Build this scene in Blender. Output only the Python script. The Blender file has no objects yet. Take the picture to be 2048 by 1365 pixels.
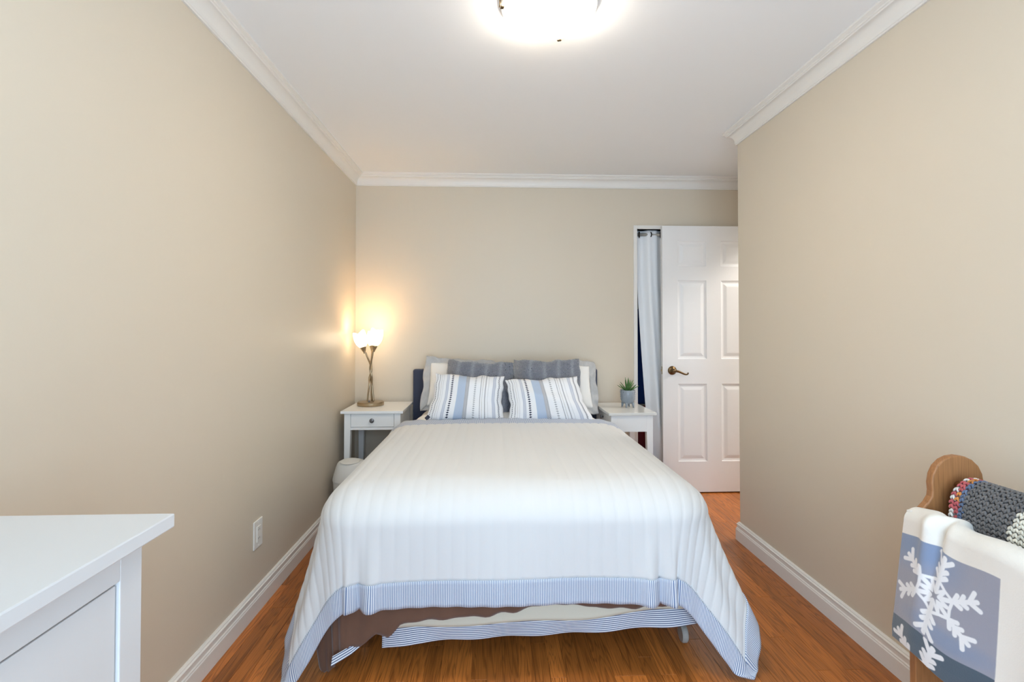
import bpy, math, random
import numpy as np
from mathutils import Vector, Matrix
PI = math.pi
random.seed(7); rng = np.random.default_rng(7)
sc = bpy.context.scene
COL = sc.collection

# ------------------------------------------------------------------ camera
cam_d = bpy.data.cameras.new('camera'); cam = bpy.data.objects.new('camera', cam_d); COL.objects.link(cam)
cam_d.sensor_width = 36.0; cam_d.lens = 36.0 * 1000.0 / 2048.0
cam_d.shift_y = -0.01866; cam_d.clip_start = 0.02
YAW = math.atan(40 / 1000.0); PITCH = math.radians(0.9)
cam.location = (0, 0, 1.245)
cam.rotation_euler = (PI / 2 + PITCH, 0, -YAW)
sc.camera = cam
# ------------------------------------------------------------------ world (overcast daylight seen only through the window)
w = bpy.data.worlds.new('world'); sc.world = w; w.use_nodes = True
bg = w.node_tree.nodes['Background']; bg.inputs[0].default_value = (0.57, 0.78, 1.0, 1); bg.inputs[1].default_value = 4.4
# ------------------------------------------------------------------ view
sc.view_settings.view_transform = 'Standard'; sc.view_settings.look = 'None'
sc.view_settings.gamma = 1.0; sc.view_settings.use_curve_mapping = False
sc.view_settings.exposure = 1.02
CEIL_LAMP = 21.0     # emission of the frosted ceiling dome
HALL_FILL = 58.0     # emission of the unseen hallway light added to brighten the door
TABLE_LAMP = 2.8    # emission of the tulip shades
# portal in the window opening (guides the daylight)
pd = bpy.data.lights.new('window_portal', 'AREA'); pd.shape = 'RECTANGLE'; pd.size = 2.0; pd.size_y = 1.95
pd.cycles.is_portal = True
po = bpy.data.objects.new('window_portal', pd); COL.objects.link(po)
po.location = (0.21, -0.93, 1.17); po.rotation_euler = (PI / 2, 0, 0)

# ------------------------------------------------------------------ room numbers
XL, XR, YB, YR, ZC = -1.045, 1.468, 3.87, -0.90, 2.44
YC = 2.92           # end of the right wall (outer corner of the entry nook)
XA = 2.16           # far side of the entry nook

def lin(r, g, b):
    f = lambda c: (c / 255 / 12.92) if c / 255 <= 0.04045 else ((c / 255 + 0.055) / 1.055) ** 2.4
    return (f(r), f(g), f(b), 1.0)

# ------------------------------------------------------------------ materials
def newmat(name):
    m = bpy.data.materials.new(name); m.use_nodes = True
    nt = m.node_tree; p = nt.nodes['Principled BSDF']
    return m, nt, p
def N(nt, t, **kw):
    n = nt.nodes.new(t)
    for k, v in kw.items(): setattr(n, k, v)
    return n
def mat(name, col, rough=0.5, metal=0.0, bump=0.0, bscale=200.0, var=0.0, vscale=3.0, sheen=0.0, spec=None, stretch=None, emit=None, estr=0.0, trans=0.0):
    m, nt, p = newmat(name)
    p.inputs['Base Color'].default_value = col; p.inputs['Roughness'].default_value = rough; p.inputs['Metallic'].default_value = metal
    if spec is not None: p.inputs['Specular IOR Level'].default_value = spec
    if sheen: p.inputs['Sheen Weight'].default_value = sheen
    if trans: p.inputs['Transmission Weight'].default_value = trans
    if emit: p.inputs['Emission Color'].default_value = emit; p.inputs['Emission Strength'].default_value = estr
    if bump or var:
        tc = N(nt, 'ShaderNodeTexCoord'); mp = N(nt, 'ShaderNodeMapping'); nt.links.new(tc.outputs['Object'], mp.inputs[0])
        if stretch: mp.inputs['Scale'].default_value = stretch
    if bump:
        n = N(nt, 'ShaderNodeTexNoise'); n.inputs['Scale'].default_value = bscale; n.inputs['Detail'].default_value = 3
        nt.links.new(mp.outputs[0], n.inputs[0])
        b = N(nt, 'ShaderNodeBump'); b.inputs['Strength'].default_value = bump; b.inputs['Distance'].default_value = 0.002
        nt.links.new(n.outputs[0], b.inputs['Height']); nt.links.new(b.outputs[0], p.inputs['Normal'])
    if var:
        n2 = N(nt, 'ShaderNodeTexNoise'); n2.inputs['Scale'].default_value = vscale; n2.inputs['Detail'].default_value = 4
        nt.links.new(mp.outputs[0], n2.inputs[0])
        mx = N(nt, 'ShaderNodeMix', data_type='RGBA'); nt.links.new(n2.outputs[0], mx.inputs[0])
        mx.inputs[6].default_value = tuple(c * (1 - var) for c in col[:3]) + (1,)
        mx.inputs[7].default_value = tuple(min(1, c * (1 + var)) for c in col[:3]) + (1,)
        nt.links.new(mx.outputs[2], p.inputs['Base Color'])
    return m
def vcol_mat(name, rough=0.85, bump=0.15, bscale=500, sheen=0.1):
    m = mat(name, (0.8, 0.8, 0.8, 1), rough, bump=bump, bscale=bscale, sheen=sheen)
    nt = m.node_tree; a = N(nt, 'ShaderNodeAttribute', attribute_name='print')
    nt.links.new(a.outputs['Color'], nt.nodes['Principled BSDF'].inputs['Base Color'])
    return m
def wood_mat(name, dark, light, sx, sy, rough=0.4, axis='Y', vary=0.25, rings=True):
    m, nt, p = newmat(name)
    tc = N(nt, 'ShaderNodeTexCoord'); oi = N(nt, 'ShaderNodeObjectInfo')
    ad = N(nt, 'ShaderNodeVectorMath', operation='ADD'); sc_ = N(nt, 'ShaderNodeVectorMath', operation='SCALE')
    cmb = N(nt, 'ShaderNodeCombineXYZ')
    for i in range(3): nt.links.new(oi.outputs['Random'], cmb.inputs[i])
    sc_.inputs['Scale'].default_value = 37.0
    nt.links.new(cmb.outputs[0], sc_.inputs[0]); nt.links.new(tc.outputs['Object'], ad.inputs[0]); nt.links.new(sc_.outputs[0], ad.inputs[1])
    mp = N(nt, 'ShaderNodeMapping'); nt.links.new(ad.outputs[0], mp.inputs[0])
    mp.inputs['Scale'].default_value = {'Y': (sx, sy, sx), 'Z': (sx, sx, sy)}[axis]
    n1 = N(nt, 'ShaderNodeTexNoise'); n1.inputs['Scale'].default_value = 1.0; n1.inputs['Detail'].default_value = 2; n1.inputs['Distortion'].default_value = 0.6
    nt.links.new(mp.outputs[0], n1.inputs[0])
    # cathedral growth rings: bands of a stretched noise
    mu = N(nt, 'ShaderNodeMath', operation='MULTIPLY'); mu.inputs[1].default_value = 75.0
    nt.links.new(n1.outputs[0], mu.inputs[0])
    sn = N(nt, 'ShaderNodeMath', operation='SINE'); nt.links.new(mu.outputs[0], sn.inputs[0])
    mr = N(nt, 'ShaderNodeMapRange'); mr.inputs[1].default_value = 0.1; mr.inputs[2].default_value = 1.0; mr.inputs[3].default_value = 0; mr.inputs[4].default_value = 1
    nt.links.new(sn.outputs[0], mr.inputs[0])
    # pores
    mp2 = N(nt, 'ShaderNodeMapping'); nt.links.new(ad.outputs[0], mp2.inputs[0])
    mp2.inputs['Scale'].default_value = {'Y': (420, 9, 420), 'Z': (300, 300, 7)}[axis]
    n2 = N(nt, 'ShaderNodeTexNoise'); n2.inputs['Scale'].default_value = 1.0; n2.inputs['Detail'].default_value = 3
    nt.links.new(mp2.outputs[0], n2.inputs[0])
    mixf = N(nt, 'ShaderNodeMath', operation='MULTIPLY_ADD'); mixf.inputs[1].default_value = 0.45 if rings else 0.15
    nt.links.new(mr.outputs[0], mixf.inputs[0])
    m3 = N(nt, 'ShaderNodeMapRange'); m3.inputs[1].default_value = 0.42; m3.inputs[2].default_value = 0.72; m3.inputs[3].default_value = 0; m3.inputs[4].default_value = 0.45
    nt.links.new(n2.outputs[0], m3.inputs[0]); nt.links.new(m3.outputs[0], mixf.inputs[2])
    cr = N(nt, 'ShaderNodeMix', data_type='RGBA'); cr.inputs[6].default_value = light; cr.inputs[7].default_value = dark; cr.clamp_factor = True
    nt.links.new(mixf.outputs[0], cr.inputs[0])
    hs = N(nt, 'ShaderNodeHueSaturation')
    mv = N(nt, 'ShaderNodeMapRange'); mv.inputs[3].default_value = 1 - vary; mv.inputs[4].default_value = 1 + vary
    nt.links.new(oi.outputs['Random'], mv.inputs[0]); nt.links.new(mv.outputs[0], hs.inputs['Value'])
    nt.links.new(cr.outputs[2], hs.inputs['Color']); nt.links.new(hs.outputs[0], p.inputs['Base Color'])
    p.inputs['Roughness'].default_value = rough
    b = N(nt, 'ShaderNodeBump'); b.inputs['Strength'].default_value = 0.12; b.inputs['Distance'].default_value = 0.001
    nt.links.new(n2.outputs[0], b.inputs['Height']); nt.links.new(b.outputs[0], p.inputs['Normal'])
    return m
def stripe_mat(name, base, stripe, period, frac=0.45, axis=0, rough=0.9):
    """woven ticking stripes along a UV axis (UV in metres)"""
    m, nt, p = newmat(name)
    uv = N(nt, 'ShaderNodeUVMap', uv_map='UVMap'); sp = N(nt, 'ShaderNodeSeparateXYZ'); nt.links.new(uv.outputs[0], sp.inputs[0])
    d = N(nt, 'ShaderNodeMath', operation='DIVIDE'); d.inputs[1].default_value = period; nt.links.new(sp.outputs[axis], d.inputs[0])
    fr = N(nt, 'ShaderNodeMath', operation='FRACT'); nt.links.new(d.outputs[0], fr.inputs[0])
    pp = N(nt, 'ShaderNodeMath', operation='PINGPONG'); pp.inputs[1].default_value = 0.5; nt.links.new(fr.outputs[0], pp.inputs[0])
    mr = N(nt, 'ShaderNodeMapRange'); mr.inputs[1].default_value = frac / 2 - 0.06; mr.inputs[2].default_value = frac / 2 + 0.06; mr.inputs[3].default_value = 1; mr.inputs[4].default_value = 0
    nt.links.new(pp.outputs[0], mr.inputs[0])
    mx = N(nt, 'ShaderNodeMix', data_type='RGBA'); mx.inputs[6].default_value = base; mx.inputs[7].default_value = stripe
    nt.links.new(mr.outputs[0], mx.inputs[0]); nt.links.new(mx.outputs[2], p.inputs['Base Color'])
    p.inputs['Roughness'].default_value = rough
    return m

M = {}
M['wall'] = mat('wall_paint', lin(218, 206, 187), 0.42, bump=0.05, bscale=260, spec=0.35)
M['ceiling'] = mat('ceiling_paint', lin(247, 247, 247), 0.9, bump=0.05, bscale=120)
M['trim'] = mat('white_trim', lin(236, 232, 226), 0.42)
M['door'] = mat('door_paint', lin(238, 236, 234), 0.45, bump=0.03, bscale=90)
M['white'] = mat('white_furniture', lin(213, 213, 213), 0.3)
M['white_ns_lifted'] = mat('white_furniture_lifted', lin(243, 243, 242), 0.3)  # same furniture white as the dresser, lightened to make up for dim light
M['gloss'] = mat('white_glass_top', lin(226, 225, 220), 0.12)
M['plank'] = wood_mat('oak_plank', lin(112, 60, 22), lin(194, 116, 52), 20.0, 1.3, 0.3, vary=0.26)
M['subfloor'] = mat('subfloor', lin(70, 40, 20), 0.7, var=0.1)
M['pine'] = wood_mat('pine_panel', lin(112, 72, 42), lin(168, 116, 72), 16, 1.5, 0.4, axis='Z', vary=0.05, rings=False)
M['quilt'] = mat('white_quilt', lin(219, 219, 218), 0.9, bump=0.12, bscale=700, sheen=0.15)
M['ticking'] = stripe_mat('blue_ticking', lin(224, 227, 232), lin(112, 132, 168), 0.0063, 0.44)
M['ticking_long'] = stripe_mat('navy_ticking', lin(232, 234, 238), lin(88, 100, 132), 0.0068, 0.46, axis=1)
M['brown'] = mat('brown_suede', lin(104, 74, 58), 0.95, bump=0.1, bscale=60, var=0.22, vscale=9, sheen=0.3)
M['cream'] = mat('cream_cloth', lin(214, 208, 190), 0.95, bump=0.1, bscale=500)
M['sheet'] = mat('white_sheet', lin(240, 238, 234), 0.9, bump=0.1, bscale=60)
M['navy'] = mat('navy_upholstery', lin(58, 64, 84), 0.9, bump=0.3, bscale=900, sheen=0.2)
M['metal_dark'] = mat('dark_metal', lin(60, 60, 62), 0.4, 0.8)
M['nickel'] = mat('brushed_nickel', lin(178, 160, 132), 0.3, 1.0, bump=0.05, bscale=300)
M['bronze'] = mat('antique_bronze', lin(112, 92, 66), 0.3, 1.0, var=0.2, vscale=40)
M['pewter'] = mat('pewter_knob', lin(130, 130, 134), 0.35, 0.9)
M['bin'] = mat('bin_plastic', lin(232, 230, 224), 0.4)
M['plate'] = mat('outlet_plastic', lin(240, 238, 232), 0.35)
M['slot'] = mat('slot_dark', lin(60, 58, 56), 0.6)
M['pot'] = mat('grey_ceramic', lin(140, 148, 156), 0.3)
M['soil'] = mat('soil', lin(60, 46, 36), 1.0, bump=0.6, bscale=200)
M['aloe'] = mat('aloe_leaf', lin(86, 126, 66), 0.5, var=0.4, vscale=30)
M['curtain'] = mat('white_curtain', lin(248, 248, 248), 0.9, bump=0.1, bscale=500)
M['rod'] = mat('rod_grey', lin(176, 172, 164), 0.4, 0.3)
M['grommet'] = mat('grommet_dark', lin(50, 46, 42), 0.35, 0.9)
M['blue_cloth'] = mat('blue_cloth', lin(28, 62, 126), 0.85, bump=0.2, bscale=200)
M['red_cloth'] = mat('red_cloth', lin(130, 34, 36), 0.85, bump=0.2, bscale=200)
M['closet'] = mat('closet_paint', lin(214, 212, 208), 0.8)
M['fuzzy'] = mat('grey_plush', lin(122, 126, 140), 1.0, bump=1.0, bscale=160, sheen=0.8)
M['flange'] = mat('grey_crinkle', lin(192, 190, 188), 0.95, bump=0.6, bscale=130, var=0.14, vscale=160, stretch=(1, 1, 0.3))
M['tag'] = mat('navy_tag', lin(34, 38, 56), 0.7)
M['print'] = vcol_mat('printed_cotton')
M['fleece'] = vcol_mat('printed_fleece', 0.95, 0.3, 350, 0.4)
M['yarn'] = vcol_mat('yarn', 0.95, 0.5, 900, 0.3)
M['shade'] = mat('frosted_shade', lin(255, 240, 220), 0.4, emit=lin(255, 230, 194), estr=TABLE_LAMP)
M['bulb'] = mat('bulb', lin(255, 240, 220), 0.4, emit=lin(255, 226, 182), estr=36.0)
M['dome'] = mat('frosted_dome', lin(255, 250, 240), 0.3, emit=lin(255, 244, 226), estr=CEIL_LAMP)
M['hall_fill'] = mat('hall_fill_glow', lin(255, 250, 240), 0.3, emit=lin(255, 251, 246), estr=HALL_FILL)  # glow of the added hallway light
M['glass'], _nt, _p = newmat('window_glass')
_tr = N(_nt, 'ShaderNodeBsdfTransparent'); _gl = N(_nt, 'ShaderNodeBsdfGlossy'); _gl.inputs['Roughness'].default_value = 0.02; _mx = N(_nt, 'ShaderNodeMixShader'); _mx.inputs[0].default_value = 0.05
_nt.links.new(_tr.outputs[0], _mx.inputs[1]); _nt.links.new(_gl.outputs[0], _mx.inputs[2]); _nt.links.new(_mx.outputs[0], _nt.nodes['Material Output'].inputs['Surface'])
M['caster'] = mat('clear_plastic', lin(170, 165, 158), 0.2)

# ------------------------------------------------------------------ geometry helpers
def box(x0, x1, y0, y1, z0, z1):
    v = [(x0, y0, z0), (x1, y0, z0), (x1, y1, z0), (x0, y1, z0), (x0, y0, z1), (x1, y0, z1), (x1, y1, z1), (x0, y1, z1)]
    f = [(0, 3, 2, 1), (4, 5, 6, 7), (0, 1, 5, 4), (1, 2, 6, 5), (2, 3, 7, 6), (3, 0, 4, 7)]
    return v, f
def join(*parts):
    V, F = [], []
    for v, f in parts:
        o = len(V); V += [tuple(p) for p in v]; F += [tuple(i + o for i in q) for q in f]
    return V, F
def move(g, d=(0, 0, 0), m=None):
    v, f = g
    if m is not None: v = [tuple(m @ Vector(p)) for p in v]
    return [(p[0] + d[0], p[1] + d[1], p[2] + d[2]) for p in v], f
def lathe(prof, n=32, sx=1.0, sy=1.0, cap=True):
    V, F = [], []
    for r, z in prof:
        for i in range(n):
            a = 2 * PI * i / n; V.append((r * sx * math.cos(a), r * sy * math.sin(a), z))
    for k in range(len(prof) - 1):
        for i in range(n):
            j = (i + 1) % n
            F.append((k * n + i, k * n + j, (k + 1) * n + j, (k + 1) * n + i))
    if cap:
        if prof[0][0] > 1e-5: F.append(tuple(range(n))[::-1])
        if prof[-1][0] > 1e-5: F.append(tuple((len(prof) - 1) * n + i for i in range(n)))
    return V, F
def tube(path, rad, n=10):
    P = [Vector(p) for p in path]; R = rad if hasattr(rad, '__len__') else [rad] * len(P)
    V, F = [], []; prev = None
    for k, p in enumerate(P):
        t = (P[min(k + 1, len(P) - 1)] - P[max(k - 1, 0)]).normalized()
        if prev is None:
            a = Vector((0, 0, 1)) if abs(t.z) < 0.9 else Vector((1, 0, 0)); nrm = t.cross(a).normalized()
        else: nrm = (prev - t * prev.dot(t)).normalized()
        prev = nrm; b = t.cross(nrm)
        for i in range(n):
            a = 2 * PI * i / n; V.append(tuple(p + (nrm * math.cos(a) + b * math.sin(a)) * R[k]))
    for k in range(len(P) - 1):
        for i in range(n):
            j = (i + 1) % n; F.append((k * n + i, k * n + j, (k + 1) * n + j, (k + 1) * n + i))
    F.append(tuple(range(n))[::-1]); F.append(tuple((len(P) - 1) * n + i for i in range(n)))
    return V, F
def spline(pts, n=8):
    P = [Vector(p) for p in pts]; out = []
    for i in range(len(P) - 1):
        p0, p1, p2, p3 = P[max(i - 1, 0)], P[i], P[i + 1], P[min(i + 2, len(P) - 1)]
        for k in range(n):
            t = k / n
            out.append(0.5 * ((2 * p1) + (p2 - p0) * t + (2 * p0 - 5 * p1 + 4 * p2 - p3) * t * t + (3 * p1 - p0 - 3 * p2 + p3) * t ** 3))
    out.append(P[-1]); return out
def prism(poly, lo, hi, axis='Y'):
    """extrude a 2-D polygon; axis Y: poly in (x,z)"""
    n = len(poly)
    mk = {'Y': lambda p, h: (p[0], h, p[1]), 'X': lambda p, h: (h, p[0], p[1]), 'Z': lambda p, h: (p[0], p[1], h)}[axis]
    V = [mk(p, lo) for p in poly] + [mk(p, hi) for p in poly]
    F = [tuple(range(n)), tuple(range(2 * n - 1, n - 1, -1))] + [(i, i + n, (i + 1) % n + n, (i + 1) % n) for i in range(n)]
    return V, F
def sweep(prof, path):
    """profile points (out, up) swept along a plan polyline with mitred corners; 'out' is to the left of travel. path: (x,y)"""
    P = [Vector((p[0], p[1])) for p in path]; V, F = [], []; n = len(prof)
    for k, p in enumerate(P):
        d0 = (P[k] - P[k - 1]).normalized() if k else None
        d1 = (P[k + 1] - P[k]).normalized() if k < len(P) - 1 else None
        n0 = Vector((-d0.y, d0.x)) if d0 else None; n1 = Vector((-d1.y, d1.x)) if d1 else None
        if n0 is None: m = n1
        elif n1 is None: m = n0
        else: m = (n0 + n1) / (1 + n0.dot(n1))
        for o, z in prof: V.append((p.x + m.x * o, p.y + m.y * o, z))
    for k in range(len(P) - 1):
        for i in range(n):
            j = (i + 1) % n; F.append((k * n + i, k * n + j, (k + 1) * n + j, (k + 1) * n + i))
    F.append(tuple(range(n))); F.append(tuple((len(P) - 1) * n + i for i in range(n))[::-1])
    return V, F
def obj(name, geo, m, parent=None, smooth=False, bevel=0.0, seg=2, fix=True, loc=None):
    me = bpy.data.meshes.new(name); me.from_pydata([tuple(map(float, p)) for p in geo[0]], [], [tuple(map(int, q)) for q in geo[1]])
    if fix:
        import bmesh
        bm = bmesh.new(); bm.from_mesh(me); bmesh.ops.recalc_face_normals(bm, faces=bm.faces); bm.to_mesh(me); bm.free()
    me.materials.append(m if not isinstance(m, str) else M[m])
    if smooth: me.shade_smooth()
    me.update()
    o = bpy.data.objects.new(name, me); COL.objects.link(o)
    if parent is not None: o.parent = parent
    if loc is not None: o.location = loc
    if bevel:
        b = o.modifiers.new('bevel', 'BEVEL'); b.width = bevel; b.segments = seg; b.limit_method = 'ANGLE'; b.angle_limit = math.radians(35)
    return o
def auto_smooth(o, ang=40):
    me = o.data; me.shade_smooth(); me.set_sharp_from_angle(angle=math.radians(ang))
def grid_faces(nu, nv, wrap=False):
    F = []
    for j in range(nv - 1):
        for i in range(nu - 1 if not wrap else nu):
            a = j * nu + i; b = j * nu + (i + 1) % nu
            F.append((a, b, b + nu, a + nu))
    return F
def grid_obj(name, P, m, parent=None, uv=None, col=None, solid=0.0, offset=-1, subsurf=0):
    """P: (nv,nu,3) array"""
    nv, nu = P.shape[:2]; me = bpy.data.meshes.new(name)
    me.from_pydata(P.reshape(-1, 3).tolist(), [], grid_faces(nu, nv)); me.shade_smooth()
    li = np.zeros(len(me.loops), dtype=np.int32); me.loops.foreach_get('vertex_index', li)
    if uv is not None:
        ul = me.uv_layers.new(name='UVMap'); ul.data.foreach_set('uv', uv.reshape(-1, 2)[li].astype(np.float32).ravel())
    if col is not None:
        ca = me.color_attributes.new('print', 'FLOAT_COLOR', 'POINT')
        c4 = np.ones((nv * nu, 4), dtype=np.float32); c4[:, :3] = col.reshape(-1, 3); ca.data.foreach_set('color', c4.ravel())
    me.materials.append(M[m]); me.update()
    o = bpy.data.objects.new(name, me); COL.objects.link(o)
    if parent is not None: o.parent = parent
    if subsurf:
        s = o.modifiers.new('sub', 'SUBSURF'); s.levels = s.render_levels = subsurf
    if solid:
        s = o.modifiers.new('solid', 'SOLIDIFY'); s.thickness = solid; s.offset = offset
    return o
def thing(name, label, cat, loc=(0, 0, 0), rotz=0.0, group=None):
    o = bpy.data.objects.new(name, None); COL.objects.link(o); o.location = loc; o.rotation_euler = (0, 0, rotz); o.empty_display_size = 0.05
    o['label'] = label; o['category'] = cat
    if group: o['group'] = group
    return o
def tag(o, label, cat, group=None):
    o['label'] = label; o['category'] = cat
    if group: o['group'] = group
    return o
def struct(name, geo, m, label, bevel=0.0, smooth=False):
    o = obj(name, geo, m, bevel=bevel, smooth=smooth); o['kind'] = 'structure'; o['label'] = label; o['category'] = name.split('_')[0]
    return o

# ================================================================== THE ROOM
T = 0.12
struct('wall_left', box(XL - T, XL, YR - T, YB + T, 0, ZC), 'wall', 'long beige painted wall on the left with the lamp glow')
struct('wall_right', box(XR, XR + T, YR - T, YC, 0, ZC), 'wall', 'beige painted wall on the right behind the wooden rack')
OX0, OX1, OZ = 1.135, 2.09, 2.035      # closet opening
struct('wall_back', join(box(XL - T, OX0, YB, YB + T, 0, ZC), box(OX0, OX1, YB, YB + T, OZ, ZC), box(OX1, XA + T, YB, YB + T, 0, ZC)), 'wall', 'beige end wall behind the headboard with the closet opening')
struct('wall_nook_front', box(XR + T, XA + T, YC - T, YC, 0, ZC), 'wall', 'short beige return wall of the entry nook')
struct('wall_nook_side', join(box(XA, XA + T, YC, 3.03, 0, ZC), box(XA, XA + T, 3.03, YB, 2.06, ZC), box(XA, XA + T, 3.80, YB, 0, ZC)), 'wall', 'side wall of the entry nook holding the doorway')
WX0, WX1, WZ0, WZ1 = -0.75, 1.17, 0.22, 2.12
struct('wall_rear', join(box(XL - T, WX0, YR - T, YR, 0, ZC), box(WX1, XR + T, YR - T, YR, 0, ZC), box(WX0, WX1, YR - T, YR, 0, WZ0), box(WX0, WX1, YR - T, YR, WZ1, ZC)), 'wall', 'beige wall with the window, opposite the bed')
struct('ceiling', box(XL - T, XA + T, YR - T, YB + T, ZC, ZC + 0.1), 'ceiling', 'smooth white painted ceiling')
struct('wall_closet', join(box(OX0 - 0.5, OX0 - 0.45, YB + T, 4.55, 0, ZC), box(XA + 0.1, XA + 0.15, YB + T, 4.55, 0, ZC), box(OX0 - 0.5, XA + 0.15, 4.55, 4.6, 0, ZC), box(OX0 - 0.5, XA + 0.15, YB + T, 4.55, ZC - 0.02, ZC)), 'closet', 'pale inside walls of the closet behind the curtain')
# hallway outside the entry doorway; its unseen light is added to brighten the nook
HX0, HX1, HY0, HY1 = XA + T, XA + T + 1.05, 2.2, 4.9
struct('wall_hall', join(box(HX1, HX1 + 0.1, HY0, HY1, 0, ZC), box(HX0, HX1, HY0 - 0.1, HY0, 0, ZC), box(HX0, HX1, HY1, HY1 + 0.1, 0, ZC), box(XA + 0.03, HX0, HY0, YC, 0, ZC), box(HX0 - 0.02, HX0, YB + T, HY1, 0, ZC)), 'closet', 'pale walls of the hallway outside the bedroom door')
struct('ceiling_hall', box(HX0, HX1, HY0, HY1, ZC, ZC + 0.1), 'ceiling', 'white hallway ceiling')
struct('floor_hall', box(HX0, HX1, HY0, HY1, -0.12, 0.0), 'closet', 'pale hallway floor')
hl = thing('hall_fill_light', 'unseen round hallway light added to brighten the door and nook', 'ceiling light', (2.82, 3.2, ZC))
obj('fill_bowl', lathe([(0.16, -0.012), (0.155, -0.04), (0.12, -0.07), (0.06, -0.085), (0.0, -0.088)], 40, cap=False), 'hall_fill', hl, smooth=True)
obj('base_ring', lathe([(0.0, 0.0), (0.168, 0.0), (0.168, -0.014), (0.0, -0.014)], 40), 'nickel', hl)
# window behind the camera
win = bpy.data.objects.new('window_1', None); COL.objects.link(win); win['kind'] = 'structure'; win['label'] = 'tall white framed two-pane window opposite the bed'; win['category'] = 'window'
fr = 0.05
obj('window_frame', join(box(WX0, WX0 + fr, YR - T, YR + 0.01, WZ0, WZ1), box(WX1 - fr, WX1, YR - T, YR + 0.01, WZ0, WZ1), box(WX0 + fr, WX1 - fr, YR - T, YR + 0.01, WZ0, WZ0 + fr), box(WX0 + fr, WX1 - fr, YR - T, YR + 0.01, WZ1 - fr, WZ1), box(0.185, 0.235, YR - 0.09, YR - 0.03, WZ0 + fr, WZ1 - fr)), 'trim', win)
for px0, px1 in ((WX0 + fr, 0.185), (0.235, WX1 - fr)): obj('pane', box(px0, px1, YR - 0.062, YR - 0.056, WZ0 + fr, WZ1 - fr), 'glass', win)
obj('window_sill', box(WX0 - 0.04, WX1 + 0.04, YR, YR + 0.05, WZ0 - 0.03, WZ0), 'trim', win, bevel=0.004)

# floor of narrow oak strips running towards the bed
flo = struct('floor', join(box(XL - T, XR + T, YR - T, YB + T, -0.12, -0.016), box(XR + T, XA + T, YC - T, YB + T, -0.12, -0.016), box(OX0 - 0.5, XA + 0.15, YB + T, 4.6, -0.12, -0.016)), 'subfloor', 'medium brown oak strip floor')
PW = 0.0571
plank_mesh = {}
def plank(x, y0, L):
    L = round(L, 3)
    if L not in plank_mesh:
        o = obj('plank', box(-PW / 2 + 0.0003, PW / 2 - 0.0003, 0.0004, L - 0.0004, -0.016, 0.0), 'plank', flo, bevel=0.0006, seg=1); plank_mesh[L] = o.data
    else:
        o = bpy.data.objects.new('plank', plank_mesh[L]); COL.objects.link(o); o.parent = flo
        b = o.modifiers.new('bevel', 'BEVEL'); b.width = 0.0006; b.segments = 1
    o.location = (x, y0, 0)
ncol = int(math.ceil((XR - XL) / PW))
for c in range(ncol):
    x = XL + PW * (c + 0.5); y = YR; total = 4.77 + 0.12
    first = random.choice((0.3, 0.5, 0.7, 0.9)); seq = [first]
    while sum(seq) < total: seq.append(random.choice((0.7, 0.9, 0.9, 1.1, 1.3)))
    for L in seq:
        if y >= YB + T: break
        L = min(L, round(YB + T - y, 3)); plank(x, y, L); y += L
for c in range(ncol, ncol + 12):
    plank(XL + PW * (c + 0.5), YC, 1.07)

# baseboards (profile: out from wall, up)
BP = [(0, 0), (0.019, 0), (0.019, 0.062), (0.0165, 0.066), (0.0165, 0.070), (0.013, 0.074), (0.013, 0.088), (0.0155, 0.091), (0.0155, 0.095), (0.010, 0.0985), (0.010, 0.102), (0.005, 0.107), (0, 0.107)]
def base(name, path, label):
    o = struct(name, sweep(BP, path), 'trim', label); return o
base('baseboard_left', [(XL, YB), (XL, YR)], 'white moulded baseboard along the left wall')
base('baseboard_right', [(XR, YR), (XR, YC), (XR + 0.5, YC)], 'white moulded baseboard along the right wall, wrapping the corner')
base('baseboard_back', [(OX0 - 0.03, YB), (XL, YB)], 'white moulded baseboard behind the bed')
CP = [(0, 2.352), (0.008, 2.352), (0.008, 2.359), (0.0115, 2.361), (0.0115, 2.366)] + [(0.0125 + 0.033 * (1 - math.cos(a)), 2.368 + 0.044 * math.sin(a)) for a in np.linspace(0, PI / 2, 8)] + [(0.047, 2.417), (0.052, 2.419), (0.052, 2.425), (0.058, 2.428), (0.064, 2.432), (0.064, 2.44), (0, 2.44)]
def crown(name, path, label):
    o = struct(name, sweep(CP, path), 'trim', label); auto_smooth(o, 30)
crown('trim_1', [(XL, YB - 0.001), (XL, YR)], 'white crown moulding along the left wall')
crown('trim_2', [(XA, YB), (XL, YB)], 'white crown moulding above the headboard wall')
crown('trim_3', [(XR, YR), (XR, YC), (XA, YC)], 'white crown moulding along the right wall, turning the corner')
struct('trim_4', join(box(OX0 - 0.028, OX0, YB - 0.012, YB + T, 0, OZ + 0.028), box(OX1, OX1 + 0.028, YB - 0.012, YB + T, 0, OZ + 0.028), box(OX0, OX1, YB - 0.012, YB + T, OZ, OZ + 0.028)), 'trim', 'narrow white frame around the closet opening', bevel=0.002)
# dried hairline where the crown leaves the ceiling is left to the paint

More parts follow.
